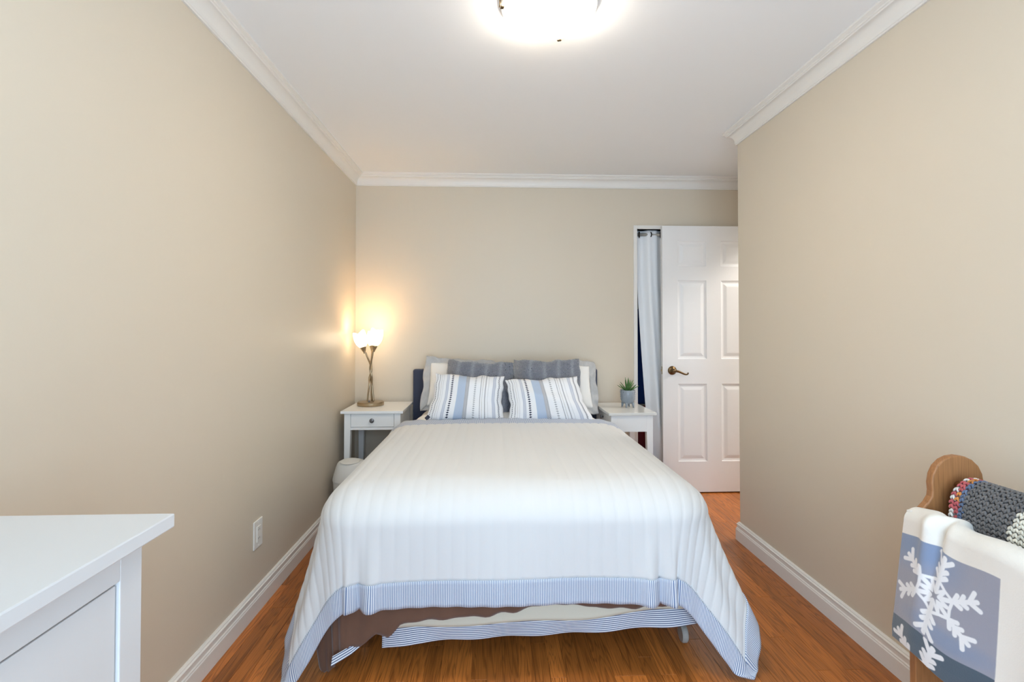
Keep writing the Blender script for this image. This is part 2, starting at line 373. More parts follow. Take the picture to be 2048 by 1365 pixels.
# ------------------------------------------------------------------ six-panel door, folded back in front of the closet
DX0, DW, DH, DY = 1.300, 0.80, 2.03, 3.765
dr = bpy.data.objects.new('door_1', None); COL.objects.link(dr); dr.location = (DX0, DY, 0.010)
dr['kind'] = 'structure'; dr['label'] = 'white six-panel door standing open in front of the closet'; dr['category'] = 'door'
cols = [(0.118, 0.342), (0.455, 0.682)]; rows = [(0.232, 0.822), (1.012, 1.612), (1.722, 1.915)]
def door_leaf():
    xs = [0] + [v for c in cols for v in c] + [DW]; zs = [0] + [v for r in rows for v in r] + [DH]
    parts = []
    for i in range(len(xs) - 1):
        for j in range(len(zs) - 1):
            if i % 2 == 1 and j % 2 == 1: parts.append(box(xs[i], xs[i + 1], 0.008, 0.027, zs[j], zs[j + 1]))
            else: parts.append(box(xs[i], xs[i + 1], 0, 0.035, zs[j], zs[j + 1]))
    return join(*parts)
obj('leaf', door_leaf(), 'door', dr)
def rpanel(w_, h_, front=True):
    # raised field with sloped sides inside its sticking
    lev = [(0.0, 0.0002), (0.004, 0.005), (0.016, 0.0078), (0.022, 0.0078), (0.044, 0.0022), (0.05, 0.0018)]
    V, F = [], []
    for ins, y in lev:
        V += [(ins, y, ins), (w_ - ins, y, ins), (w_ - ins, y, h_ - ins), (ins, y, h_ - ins)]
    for k in range(len(lev) - 1):
        for i in range(4):
            j = (i + 1) % 4; F.append((4 * k + i, 4 * k + j, 4 * k + 4 + j, 4 * k + 4 + i))
    k = 4 * (len(lev) - 1); F.append((k, k + 1, k + 2, k + 3)); V += [(0, 0.009, 0), (w_, 0.009, 0), (w_, 0.009, h_), (0, 0.009, h_)]
    n = len(V); F.append((n - 1, n - 2, n - 3, n - 4))
    for i in range(4): j = (i + 1) % 4; F.append((i, n - 4 + i, n - 4 + j, j))
    return V, F
for cx0, cx1 in cols:
    for z0, z1 in rows:
        obj('panel', rpanel(cx1 - cx0, z1 - z0), 'door', dr, loc=(cx0, 0, z0))
hz = 0.925
hd = obj('handle', lathe([(0.0, 0.0), (0.033, 0.0), (0.034, 0.004), (0.030, 0.009), (0.024, 0.012), (0.014, 0.015), (0.012, 0.040), (0.0, 0.042)], 28), 'bronze', dr, smooth=True)
hd.location = (0.072, 0, hz); hd.rotation_euler = (PI / 2, 0, 0)
lv = spline([(0, 0, 0.042), (0.012, -0.001, 0.046), (0.035, -0.006, 0.048), (0.06, -0.017, 0.047), (0.082, -0.026, 0.046), (0.098, -0.027, 0.046), (0.106, -0.020, 0.046), (0.103, -0.014, 0.046)], 5)
obj('lever', tube(lv, [0.011 - 0.006 * min(1, i / 26) for i in range(len(lv))], 12), 'bronze', hd, smooth=True)
obj('lever_hub', lathe([(0, 0.036), (0.014, 0.037), (0.015, 0.046), (0.011, 0.053), (0, 0.055)], 20), 'bronze', hd, smooth=True)
lp = obj('latch_plate', box(-0.0015, 0.001, 0.006, 0.029, hz - 0.029, hz + 0.029), 'nickel', dr)
obj('latch_bolt', prism([(-0.011, 0.010), (0.0, 0.010), (0.0, 0.024), (-0.004, 0.024)], hz - 0.008, hz + 0.008, 'Z'), 'nickel', lp)
for z in (0.25, 1.0, 1.8): obj('hinge', move(lathe([(0.006, -0.045), (0.006, 0.045)], 12), (DW + 0.006, 0.02, z)), 'bronze', dr)

# closet: rod, curtain, clothes
tag(obj('curtain_rod', tube([(OX0 + 0.001, 3.915, 2.000), (OX1 - 0.001, 3.915, 2.000)], 0.0125, 14), 'rod', smooth=True), 'grey curtain rod across the top of the closet opening', 'curtain rod')
cur = thing('curtain', 'white grommet curtain hanging in the closet opening beside the door', 'curtain', (1.14, 3.915, 0))
nu, nv = 160, 60
s = np.linspace(0, 1, nu); zz = np.linspace(0, 1, nv)
S, Z = np.meshgrid(s, zz)
left = 0.010 + 0.150 * np.clip((1 - Z) - 0.18, 0, 1) ** 1.2
Xc = left + (0.75 - left) * S
ph = 2 * PI * (Xc - left * 0.7) / 0.17 + 0.4
Yc = 0.030 * np.sin(ph) * (0.55 + 0.45 * (1 - Z)) + 0.006 * np.sin(ph * 2.3 + 3 * Z)
Zc = 0.03 + Z * (2.033 - 0.03)
grid_obj('curtain_panel', np.stack([Xc, Yc, Zc], -1), 'curtain', cur, solid=0.002)
for i in range(9):
    gx = 0.028 + 0.085 * i
    if gx > 0.72: break
    tor = []
    R_, r_ = 0.021, 0.0045
    V = [((r_ * math.cos(b)) * 1.0, (R_ + r_ * math.sin(b)) * math.cos(a), (R_ + r_ * math.sin(b)) * math.sin(a)) for a in np.linspace(0, 2 * PI, 24, endpoint=False) for b in np.linspace(0, 2 * PI, 8, endpoint=False)]
    F = [((i2 * 8 + j), ((i2 + 1) % 24) * 8 + j, ((i2 + 1) % 24) * 8 + (j + 1) % 8, i2 * 8 + (j + 1) % 8) for i2 in range(24) for j in range(8)]
    g = obj('grommet', (V, F), 'grommet', cur, smooth=True, loc=(gx, 0, 2.000)); g.rotation_euler = (0, 0, 0.35 if i % 2 else -0.35)
def garment(name, x0, x1, z0, z1, y, m, label):
    S, Z = np.meshgrid(np.linspace(0, 1, 40), np.linspace(0, 1, 30))
    wd = 1 - 0.25 * np.clip(Z - 0.8, 0, 1) * 5 * (np.abs(S - 0.5) * 2)
    X = (x0 + x1) / 2 + (S - 0.5) * (x1 - x0) * wd
    Y = y + 0.018 * np.sin(S * 15 + Z * 1.5) * (1.2 - Z)
    P = np.stack([X, Y, z0 + Z * (z1 - z0)], -1)
    o = grid_obj(name, P, m, solid=0.03); return tag(o, label, 'garment')
garment('hanging_garment', 1.10, 1.42, 0.62, 1.42, 4.16, 'blue_cloth', 'blue garment hanging in the closet behind the curtain edge')
garment('hanging_garment', 1.11, 1.44, 0.22, 0.60, 4.19, 'red_cloth', 'dark red garment low in the closet behind the nightstand legs')

# ================================================================== CEILING LIGHT
cl = thing('ceiling_light', 'round flush ceiling light with a glowing frosted glass dome', 'ceiling light', (0.207, 1.80, ZC))
obj('base_plate', lathe([(0.0, 0.0), (0.172, 0.0), (0.175, -0.004), (0.175, -0.021), (0.172, -0.024), (0.0, -0.024)], 56), 'trim', cl, smooth=False)
Rg = 0.170
prof_d = [(Rg * math.sin(a), -0.025 - 0.056 * math.cos(a)) for a in np.linspace(PI / 2, 0.0, 18)]
dm = obj('glass_dome', lathe(prof_d[:-1] + [(0.0, prof_d[-1][1])], 56, cap=False), 'dome', cl, smooth=True)
sd = dm.modifiers.new('solid', 'SOLIDIFY'); sd.thickness = 0.004; sd.offset = -1
for k in range(3):
    a = math.radians(190 + 120 * k)
    c = obj('clip', join(box(0.0045, 0.009, -0.008, 0.008, -0.028, 0.004), box(-0.010, 0.0045, -0.008, 0.008, -0.032, -0.027)), 'bronze', cl, bevel=0.002)
    c.location = (math.cos(a) * (Rg + 0.006), math.sin(a) * (Rg + 0.006), -0.012); c.rotation_euler = (0, 0, a)

# ================================================================== BED
BX = 0.105
bed = thing('bed', 'double bed with a navy upholstered headboard against the end wall', 'bed', (BX, 1.95, 0))
obj('headboard', box(-0.699, 0.699, 1.835, 1.905, 0.18, 0.947), 'navy', bed, bevel=0.014, seg=3)
for s_ in (-1, 1):
    obj('headboard_leg', box(s_ * 0.6 - 0.025, s_ * 0.6 + 0.025, 1.85, 1.89, 0, 0.2), 'metal_dark', bed)
    obj('side_rail', box(s_ * 0.60 - 0.015, s_ * 0.60 + 0.015, 0.06, 1.835, 0.15, 0.19), 'metal_dark', bed)
obj('cross_bar', box(-0.66, 0.675, 0.02, 0.05, 0.145, 0.175), 'metal_dark', bed)
obj('cross_bar', box(-0.585, 0.585, 1.0, 1.03, 0.15, 0.18), 'metal_dark', bed)
for s_, y_ in ((-1, 0.10), (1.075, 0.035), (-1, 1.5), (1, 1.5)):
    lg = obj('leg', tube([(s_ * 0.612, y_, 0.060), (s_ * 0.612, y_, 0.152)], 0.008, 12), 'pewter', bed)
    wv = move(lathe([(0.0, -0.012), (0.029, -0.012), (0.0335, -0.007), (0.0335, 0.007), (0.029, 0.012), (0.0, 0.012)], 24), m=Matrix.Rotation(PI / 2, 3, 'Y'))
    obj('caster', move(wv, (s_ * 0.612, y_, 0.0337)), 'caster', lg, smooth=False)
tag(obj('box_spring', box(BX - 0.60, BX + 0.60, 2.02, 3.75, 0.191, 0.33), 'cream', bevel=0.02), 'cream box spring under the mattress', 'box spring')
tag(obj('mattress', box(BX - 0.64, BX + 0.64, 1.99, 3.77, 0.331, 0.60), 'sheet', bevel=0.07, seg=5), 'white mattress under the quilt', 'mattress')

HW, YF, RH, RV, ZT = 0.55, 2.03, 0.21, 0.13, 0.652
def drape(u, v, shrink=0.0, psi_l=0.25, psi_r=0.36, psi_foot=0.02, psi_side=0.05, pleat=1.0):
    """cloth coordinate (u across, v along the bed; both in metres) -> position of a bedspread lying on the mattress and hanging over its edges"""
    left_ = u < BX
    hw = np.where(left_, 0.612, HW); rhs = np.where(left_, 0.150, RH) - shrink; rhf = RH - shrink; rv = RV
    ax = np.abs(u - BX) - hw; sg = np.where(u >= BX, 1.0, -1.0)
    a = np.maximum(ax, 0); b = np.maximum(YF - v, 0)
    r = np.hypot(a, b); phi = np.arctan2(b, np.maximum(a, 1e-9)); phi = np.where(r < 1e-6, PI / 4, phi)
    rh = rhs * np.cos(phi) ** 2 + rhf * np.sin(phi) ** 2; ra = (rh + rv) / 2; t = np.minimum(r / ra, PI / 2); tail = np.maximum(r - ra * PI / 2, 0)
    bump = np.sin(PI * (phi / (PI / 2)) ** np.where(u < BX, 0.80, 0.60)) ** 2
    psi = psi_side * np.cos(phi) ** 2 + psi_foot * np.sin(phi) ** 2 + np.where(sg > 0, psi_r, psi_l) * bump
    hor = rh * np.sin(t) + tail * np.sin(psi); drop = rv * (1 - np.cos(t)) + tail * np.cos(psi)
    # soft pleats in the hanging corner and a slow wave along the foot
    ramp = np.clip(tail / 0.25, 0, 1)
    hor = hor + ramp * bump * (0.009 * np.sin(phi * 15.0 + 0.6) - 0.006)
    hor = hor + ramp * (np.sin(phi) ** 2) * 0.007 * np.sin(u * 11.0 + 1.0) + ramp * (np.cos(phi) ** 2) * 0.008 * np.sin(v * 9.0)
    pl_ = pleat * np.clip(tail / 0.30, 0, 1) ** 1.5 * np.sin(phi) ** 4
    hor = hor + pl_ * (0.030 * np.exp(-((u - 0.575) / 0.022) ** 2) - 0.022 * np.exp(-((u - 0.612) / 0.012) ** 2) + 0.028 * np.exp(-((u - 0.66) / 0.022) ** 2) - 0.020 * np.exp(-((u - 0.70) / 0.012) ** 2))
    hor = hor + pl_ * (0.026 * np.exp(-((u + 0.43) / 0.024) ** 2) - 0.024 * np.exp(-((u + 0.475) / 0.013) ** 2) + 0.02 * np.exp(-((u + 0.52) / 0.02) ** 2))
    X = BX + sg * np.minimum(np.abs(u - BX), hw) + sg * hor * np.cos(phi) * (a > 0)
    Y = np.maximum(v, YF) - hor * np.sin(phi) * (b > 0)
    crown_ = 0.012 * (1 - ((u - BX) / (HW + 0.2)) ** 2).clip(0, 1)
    Zp = ZT - shrink * 0.6 + crown_ - drop + 0.004 * np.sin(u * 7 + v * 3) * np.sin(v * 5) * (r < 0.05)
    Zp = Zp + 0.010 * np.clip((v - 3.08) / 0.1, 0, 1)
    zmin = 0.012
    low = np.clip(zmin + 0.02 - Zp, 0, None)
    Zp = np.where(Zp < zmin + 0.02, zmin + 0.02 * np.exp(-low / 0.02), Zp)   # the tip settles on the floor
    return np.stack([X, Y, Zp], -1)
def drape_normals(P):
    du = np.gradient(P, axis=1); dv = np.gradient(P, axis=0); n = np.cross(du, dv)
    return n / np.maximum(np.linalg.norm(n, axis=-1, keepdims=True), 1e-9)
OVH, BW, VH = 0.548, 0.092, 3.225     # overhang at the foot, border width, head edge
OVL, OVR = 0.565, 0.615
U0, U1, V0 = BX - 0.612 - OVL, BX + HW + OVR, YF - OVH
quilt = thing('quilt', 'white channel-stitched quilt with blue ticking border spread over the bed', 'quilt', (0, 0, 0))
SP = 0.0505
ua = np.linspace(U0 + BW, U1 - BW, int(round((U1 - U0 - 2 * BW) / (SP / 8))) + 1); va = np.linspace(V0 + BW, VH - 0.125, 150)
droop = lambda u: 0.085 * np.clip((np.abs(u - BX) - 0.62) / 0.45, 0, 1) ** 1.5
UU, VV = np.meshgrid(ua, np.linspace(0, 1, 150)); VV = (V0 + BW - droop(UU)) * (1 - VV) + (VH - 0.125) * VV
P = drape(UU, VV); nrm = drape_normals(P)
puff = np.abs(np.sin(PI * (UU - BX) / SP)) ** 0.45 * 0.0033
P = P + nrm * puff[..., None]
uvq = np.stack([UU, VV], -1)
qp = grid_obj('quilted_panel', P, 'quilt', quilt, uv=uvq, solid=0.010, offset=-1)
def border(outer, inner, nacross=9, name='striped_border', lift=0.002):
    k = np.linspace(0, 1, nacross)[:, None]
    U = outer[0][None] * (1 - k) + inner[0][None] * k; V_ = outer[1][None] * (1 - k) + inner[1][None] * k
    P = drape(U, V_); mid = P[0]; seg = np.linalg.norm(np.diff(mid, axis=0), axis=1)
    arc = np.concatenate([[0], np.cumsum(seg)])
    uv = np.stack([np.broadcast_to(arc[None], U.shape), np.broadcast_to(k * BW, U.shape)], -1)
    n = drape_normals(P); sgn = np.sign((n[..., 2:3]).mean()) or 1
    wob = 0.0025 * np.sin(arc * 70)[None, :, None] * (1 - k[..., None])
    P = P + n * (lift + wob)
    return P, uv
def add_border(outer, inner):
    P, uv = border(outer, inner); o = grid_obj('striped_border', P, 'ticking', quilt, uv=uv, solid=0.008, offset=0); return o
n_ = 240
uu = np.linspace(U0, U1, n_); uin = np.clip(uu, U0 + BW, U1 - BW); add_border((uu, V0 - droop(uu)), (uin, V0 + BW - droop(uin)))
hb = 0.128
vv = np.linspace(V0 - droop(U1), VH, n_); vin = np.clip(vv, V0 + BW - droop(U1 - BW), VH - hb)
add_border((np.full(n_, U1), vv), (np.full(n_, U1 - BW), vin)); add_border((np.full(n_, U0), vv), (np.full(n_, U0 + BW), vin))
uin = np.clip(uu, U0 + BW, U1 - BW); add_border((uu, np.full(n_, VH)), (uin, np.full(n_, VH - hb)))

# white sheet turned over the mattress at the head
U_, V_ = np.meshgrid(np.linspace(BX - 0.612 - 0.33, BX + HW + 0.42, 120), np.linspace(3.05, 3.77, 50))
Ps = drape(U_, V_, 0.012); Ps[..., 0] = BX + (Ps[..., 0] - BX) * 0.875; Ps[..., 2] += -0.004 + 0.018 * np.exp(-((V_ - 3.40) / 0.10) ** 2) * (0.7 + 0.3 * np.sin(U_ * 9))
tag(grid_obj('bed_sheet', Ps, 'sheet', solid=0.004), 'white bed sheet between the quilt and the pillows', 'sheet')
# brown suede-like blanket showing under the foot hem
def hem_to_b(z, shrink):
    ra = (RH - shrink + RV) / 2; return ra * PI / 2 + np.maximum((ZT - shrink * 0.6 - RV) - z, 0)
ub = np.linspace(BX - 0.612 - 0.40, BX + HW + 0.25, 130)
hemx = np.array([-0.85, -0.70, -0.55, -0.47, -0.42, -0.37, -0.33, -0.2, 0.0, 0.15, 0.25, 0.40, 0.60, 0.95])
hemz = np.array([0.05, 0.075, 0.085, 0.105, 0.145, 0.130, 0.172, 0.182, 0.196, 0.222, 0.228, 0.208, 0.22, 0.25])
hb_ = hem_to_b(np.interp(ub, hemx, hemz), 0.022)
k = np.linspace(0, 1, 40)[:, None]
Ub = np.broadcast_to(ub[None], (40, len(ub))); Vb = YF - (0.02 * (1 - k) + hb_[None] * k)
Pb = drape(Ub, Vb, 0.022, psi_l=0.10, psi_r=0.10, pleat=0.0); Pb[..., 1] += (0.005 * np.sin(Ub * 38 + 2 * np.sin(Ub * 9)) + 0.004 * np.sin(Ub * 71 + 5 * k)) * k; Pb[..., 2] += 0.0015 * np.sin(Ub * 31 + 2 * np.sin(Ub * 13)) * k ** 3
tag(grid_obj('brown_blanket', Pb, 'brown', solid=0.006, offset=1), 'brown suede-like blanket peeking out below the quilt at the foot', 'blanket')
# striped valance cloth, lowest layer at the foot
val = thing('bed_valance', 'cream and navy striped cloth hanging lowest at the foot of the bed', 'valance', (0, 0, 0))
def valance(name, xs, hem, top, y_fn, m, wv=1.0):
    k = np.linspace(0, 1, 14)[:, None]
    X = np.broadcast_to(xs[None], (14, len(xs))); Zb = hem[None] * (1 - k) + top[None] * k
    Y = np.broadcast_to(y_fn(xs)[None], X.shape) + wv * (0.006 * np.sin(X * 26) * (1 - k) + 0.012 * (1 - k) * np.sin(X * 5 + 1))
    arc = np.broadcast_to((Zb - hem[None]), X.shape)
    return grid_obj(name, np.stack([X, Y, Zb], -1), m, val, uv=np.stack([X, arc], -1), solid=0.003)
xs = np.linspace(-0.405, 0.775, 130)
hem = np.interp(xs, [-0.405, -0.37, -0.28, -0.15, 0.1, 0.35, 0.60, 0.775], [0.070, 0.074, 0.084, 0.088, 0.090, 0.102, 0.124, 0.132])
yv = lambda x: 1.885 + 0.0 * x
midz = hem + 0.056 + 0.006 * np.sin(xs * 13)
valance('striped_band', xs, hem, midz, yv, 'ticking_long')
valance('cream_panel', xs, midz + 0.0005, midz + 0.16, lambda x: 1.885 + 0 * x, 'cream', 0.0)
xs2 = np.linspace(-0.56, -0.43, 30)
hem2 = np.interp(xs2, [-0.56, -0.50, -0.43], [0.072, 0.088, 0.122])
valance('striped_scrap', xs2, hem2, hem2 + 0.024, lambda x: 1.88 - 0.08 * np.clip((-0.43 - x) / 0.13, 0, 1), 'ticking_long')

# ------------------------------------------------------------------ pillows
def pillow_grid(w_, h_, t_, n=60, m=44, pinch=0.05, sag=0.0, seed=0, crumple=0.004, taper=0.0, skew=0.0, wavy=0.0, rnd=0.0):
    s_, q_ = np.meshgrid(np.linspace(-1, 1, n), np.linspace(-1, 1, m))
    X = w_ / 2 * s_ * (1 - pinch * np.cos(PI * q_ / 2)); Zq = h_ / 2 * q_ * (1 - pinch * np.cos(PI * s_ / 2))
    th = t_ / 2 * ((1 - np.abs(s_) ** 2.6) * (1 - np.abs(q_) ** 2.6)).clip(0) ** 0.55
    rs = np.random.default_rng(seed); wr = 0
    for _ in range(5):
        fx, fz, p0 = rs.uniform(2, 7), rs.uniform(2, 7), rs.uniform(0, 6); wr = wr + np.sin(fx * s_ + fz * q_ + p0)
    th = th + crumple * wr * (1 - s_ ** 2) * (1 - q_ ** 2)
    edge = 0.006 * np.sin(9 * s_ + seed) * (np.abs(q_) > 0.99) + 0
    Zq = Zq - sag * (q_ > 0) * q_ * np.cos(PI * s_ / 2) + edge
    X = X * (1 - rnd * np.abs(q_) ** 5); Zq = Zq * (1 - rnd * np.abs(s_) ** 5)
    Zq = Zq + wavy * q_ ** 3 * (np.sin(6.5 * s_ + seed) + 0.7 * np.sin(13 * s_ + 2 * seed)); X = X + wavy * s_ ** 3 * (np.sin(7 * q_ + seed) + 0.6 * np.sin(15 * q_))
    X = X * (1 - taper * q_) + skew * q_
    front = np.stack([X, -th, Zq], -1); back = np.stack([X, th, Zq], -1)
    return s_, q_, front, back
def pillow(name, front, back, m, parent, col=None):
    nv_, nu_ = front.shape[:2]; f = front.reshape(-1, 3); b = back.reshape(-1, 3)
    idx = np.arange(nv_ * nu_).reshape(nv_, nu_); F = grid_faces(nu_, nv_)
    bi = idx.copy(); inner = np.zeros((nv_, nu_), bool); inner[1:-1, 1:-1] = True
    bi[inner] = nv_ * nu_ + np.arange(inner.sum()); bflat = bi.ravel()
    V = np.concatenate([f, b[inner.ravel()]]); F2 = [tuple(int(bflat[i]) for i in q[::-1]) for q in F]
    me = bpy.data.meshes.new(name); me.from_pydata(V.tolist(), [], F + F2); me.shade_smooth()
    if col is not None:
        ca = me.color_attributes.new('print', 'FLOAT_COLOR', 'POINT'); c = np.ones((len(V), 4), np.float32)
        cf = col.reshape(-1, 3); c[:, :3] = np.concatenate([cf, cf[inner.ravel()]]); ca.data.foreach_set('color', c.ravel())
    me.materials.append(M[m]); o = bpy.data.objects.new(name, me); COL.objects.link(o); o.parent = parent
    return o
def place(e, loc, tilt, roll=0.0, yaw=0.0):
    e.location = loc; e.rotation_mode = 'XYZ'
    e.rotation_euler = (Matrix.Rotation(yaw, 3, 'Z') @ Matrix.Rotation(-tilt, 3, 'X') @ Matrix.Rotation(roll, 3, 'Y')).to_euler('XYZ')
def sham(label, loc, tilt, roll, yaw, seed):
    e = thing('sham_pillow', label, 'pillow', loc, group='bed shams'); place(e, loc, tilt, roll, yaw)
    s_, q_, f, b = pillow_grid(0.56, 0.325, 0.15, seed=seed, pinch=0.03); pillow('pillow_body', f, b, 'sheet', e)
    # ruffled flange all round
    n = 200; t = np.linspace(0, 1, n); per = []
    hw, hh, fl = 0.272, 0.154, 0.048
    def loop(w2, h2):
        L = np.array([2 * w2, 2 * h2, 2 * w2, 2 * h2]); c = np.concatenate([[0], np.cumsum(L)]) / L.sum(); pts = []
        cor = [(-w2, -h2), (w2, -h2), (w2, h2), (-w2, h2), (-w2, -h2)]
        for tt in t:
            i = min(int(np.searchsorted(c, tt, side='right') - 1), 3); k = (tt - c[i]) / (c[i + 1] - c[i])
            pts.append((cor[i][0] * (1 - k) + cor[i + 1][0] * k, cor[i][1] * (1 - k) + cor[i + 1][1] * k))
        return np.array(pts)
    rows_ = []
    for j, k in enumerate(np.linspace(0, 1, 6)):
        L = loop(hw + fl * k, hh + fl * k); L[:, 0] += 0.006 * k * np.sin(t * 61 + 2 * seed)
        rows_.append(np.stack([L[:, 0], 0.008 * k * np.sin(t * 150 + seed) + 0.016 * k * np.sin(t * 37 + seed), L[:, 1] + 0.005 * k * np.sin(t * 55 + seed)], -1))
    grid_obj('ruffled_flange', np.array(rows_), 'flange', e, solid=0.006, offset=0)
    return e
sham('white sham pillow with grey ruffled edge, left end of the bed', (-0.178, 3.655, 0.838), 0.42, 0.085, 0.12, 1)
sham('white sham pillow with grey ruffled edge, right end of the bed', (0.445, 3.650, 0.822), 0.44, -0.04, -0.10, 2)
def fuzzy(label, loc, tilt, roll, yaw, seed, w_):
    e = thing('plush_pillow', label, 'pillow', loc, group='grey plush pillows'); place(e, loc, tilt, roll, yaw)
    s_, q_, f, b = pillow_grid(w_, 0.41, 0.17, n=250, m=200, seed=seed, pinch=0.03, crumple=0.004, sag=0.016, rnd=0.035, wavy=0.003)
    rs = np.random.default_rng(seed); nz = rs.normal(0, 0.0012, s_.shape); nz2 = rs.normal(0, 0.0010, s_.shape)
    f[..., 1] -= np.abs(nz) * 1.5; f[..., 0] += nz2; f[..., 2] += nz * 1.3; b[1:-1, 1:-1, 1] += np.abs(nz)[1:-1, 1:-1]
    base_ = np.array(lin(126, 128, 137)[:3]); lt = np.array(lin(172, 174, 182)[:3]); wm = np.array(lin(146, 140, 136)[:3])
    k = (np.sin(s_ * 7.5 + seed + 0.5 * np.sin(3 * q_)) ** 10) * 0.55; k2 = np.clip((np.abs(s_) - 0.6) * 2, 0, 0.6) * (s_ < 0)
    col = base_[None, None] * (1 - k[..., None]) + lt * k[..., None]; col = col * (1 - k2[..., None]) + wm * k2[..., None]
    col = col * (1 + 0.15 * rs.normal(0, 1, s_.shape)[..., None].clip(-1.5, 1.5))
    pillow('plush_cover', f, b, 'plush', e, col)
    return e
M['plush'] = vcol_mat('plush', 1.0, 0.8, 220, 0.7)
fuzzy('grey plush pillow on the left, drooping to its right corner', (-0.085, 3.485, 0.832), 0.25, 0.05, 0.05, 3, 0.47)
fuzzy('grey plush pillow on the right, standing upright', (0.385, 3.475, 0.843), 0.22, -0.01, -0.03, 5, 0.475)

# printed lumbar cushion pattern
def cushion_print(x, y):
    """x across 0..1, y in metres up"""
    W_ = np.array(lin(236, 236, 238)[:3]); col = np.broadcast_to(W_, x.shape + (3,)).copy()
    navy = np.array(lin(40, 46, 72)[:3]); blk = np.array(lin(52, 54, 66)[:3]); blu = np.array(lin(178, 192, 212)[:3]); gb = np.array(lin(128, 142, 172)[:3]); tan = np.array(lin(176, 168, 160)[:3]); gry = np.array(lin(170, 172, 176)[:3])
    def put(mask, c, a=1.0): col[mask] = col[mask] * (1 - a) + c * a
    def dash(x0, w_, per, duty, c, slant=0.0):
        put((np.abs(x - x0) < w_) & (((y + slant * (x - x0)) / per) % 1 < duty), c)
    def herring(xa, xb, per, c, ground=None):
        mid = (xa + xb) / 2; inm = (x > xa) & (x < xb)
        if ground is not None: put(inm, ground)
        put(inm & (((y - 1.0 * 0.5 * np.abs(x - mid)) / per) % 1 < 0.5) & (np.abs(x - mid) > 0.001), c)
    def diamond(x0, hw_, per, c):
        yy = ((y / per) % 1 - 0.5) * per; put((np.abs(x - x0) / hw_ + np.abs(yy) / (per * 0.40)) < 1, c)
    dash(0.035, 0.0045, 0.012, 0.6, blk, 0.3); dash(0.075, 0.0045, 0.010, 0.6, blk, 0.3); dash(0.105, 0.004, 0.008, 0.55, tan); dash(0.13, 0.003, 0.006, 0.5, gry)
    herring(0.175, 0.215, 0.007, gb); diamond(0.262, 0.020, 0.0145, navy)
    put((x > 0.345) & (x < 0.455), blu); herring(0.455, 0.505, 0.0095, navy)
    diamond(0.595, 0.018, 0.0145, gry); dash(0.675, 0.005, 0.009, 0.6, blk, 0.5); dash(0.705, 0.003, 0.006, 0.5, tan); dash(0.745, 0.005, 0.009, 0.6, blk, 0.5); dash(0.785, 0.003, 0.006, 0.5, gry)
    herring(0.845, 0.89, 0.007, gb); dash(0.935, 0.010, 0.0155, 0.55, navy, 0.9)
    return col
def lumbar(label, loc, tilt, roll, yaw, seed, w_, h_, taper, skew):
    e = thing('lumbar_cushion', label, 'cushion', loc, group='printed lumbar cushions'); place(e, loc, tilt, roll, yaw)
    s_, q_, f, b = pillow_grid(w_, h_, 0.15, n=340, m=190, seed=seed, pinch=0.075, crumple=0.006, taper=taper, skew=skew, wavy=0.0035)
    col = cushion_print((s_ + 1) / 2, (q_ + 1) / 2 * h_)
    pillow('printed_cover', f, b, 'print', e, col)
    obj('fabric_tag', move(box(-0.011, 0.011, -0.0015, 0.0015, -0.030, 0.0), m=Matrix.Rotation(0.75, 3, 'Y'), d=(-w_ / 2 + 0.006, -0.020, -h_ / 2 + 0.034)), 'tag', e)
    return e
lumbar('striped woven cushion in front on the left, tilted to its left', (-0.160, 3.305, 0.792), 0.33, 0.055, 0.04, 11, 0.490, 0.322, 0.06, 0.008)
lumbar('striped woven cushion in front on the right, beside the plant', (0.356, 3.280, 0.779), 0.36, -0.045, -0.05, 12, 0.520, 0.310, 0.08, -0.024)

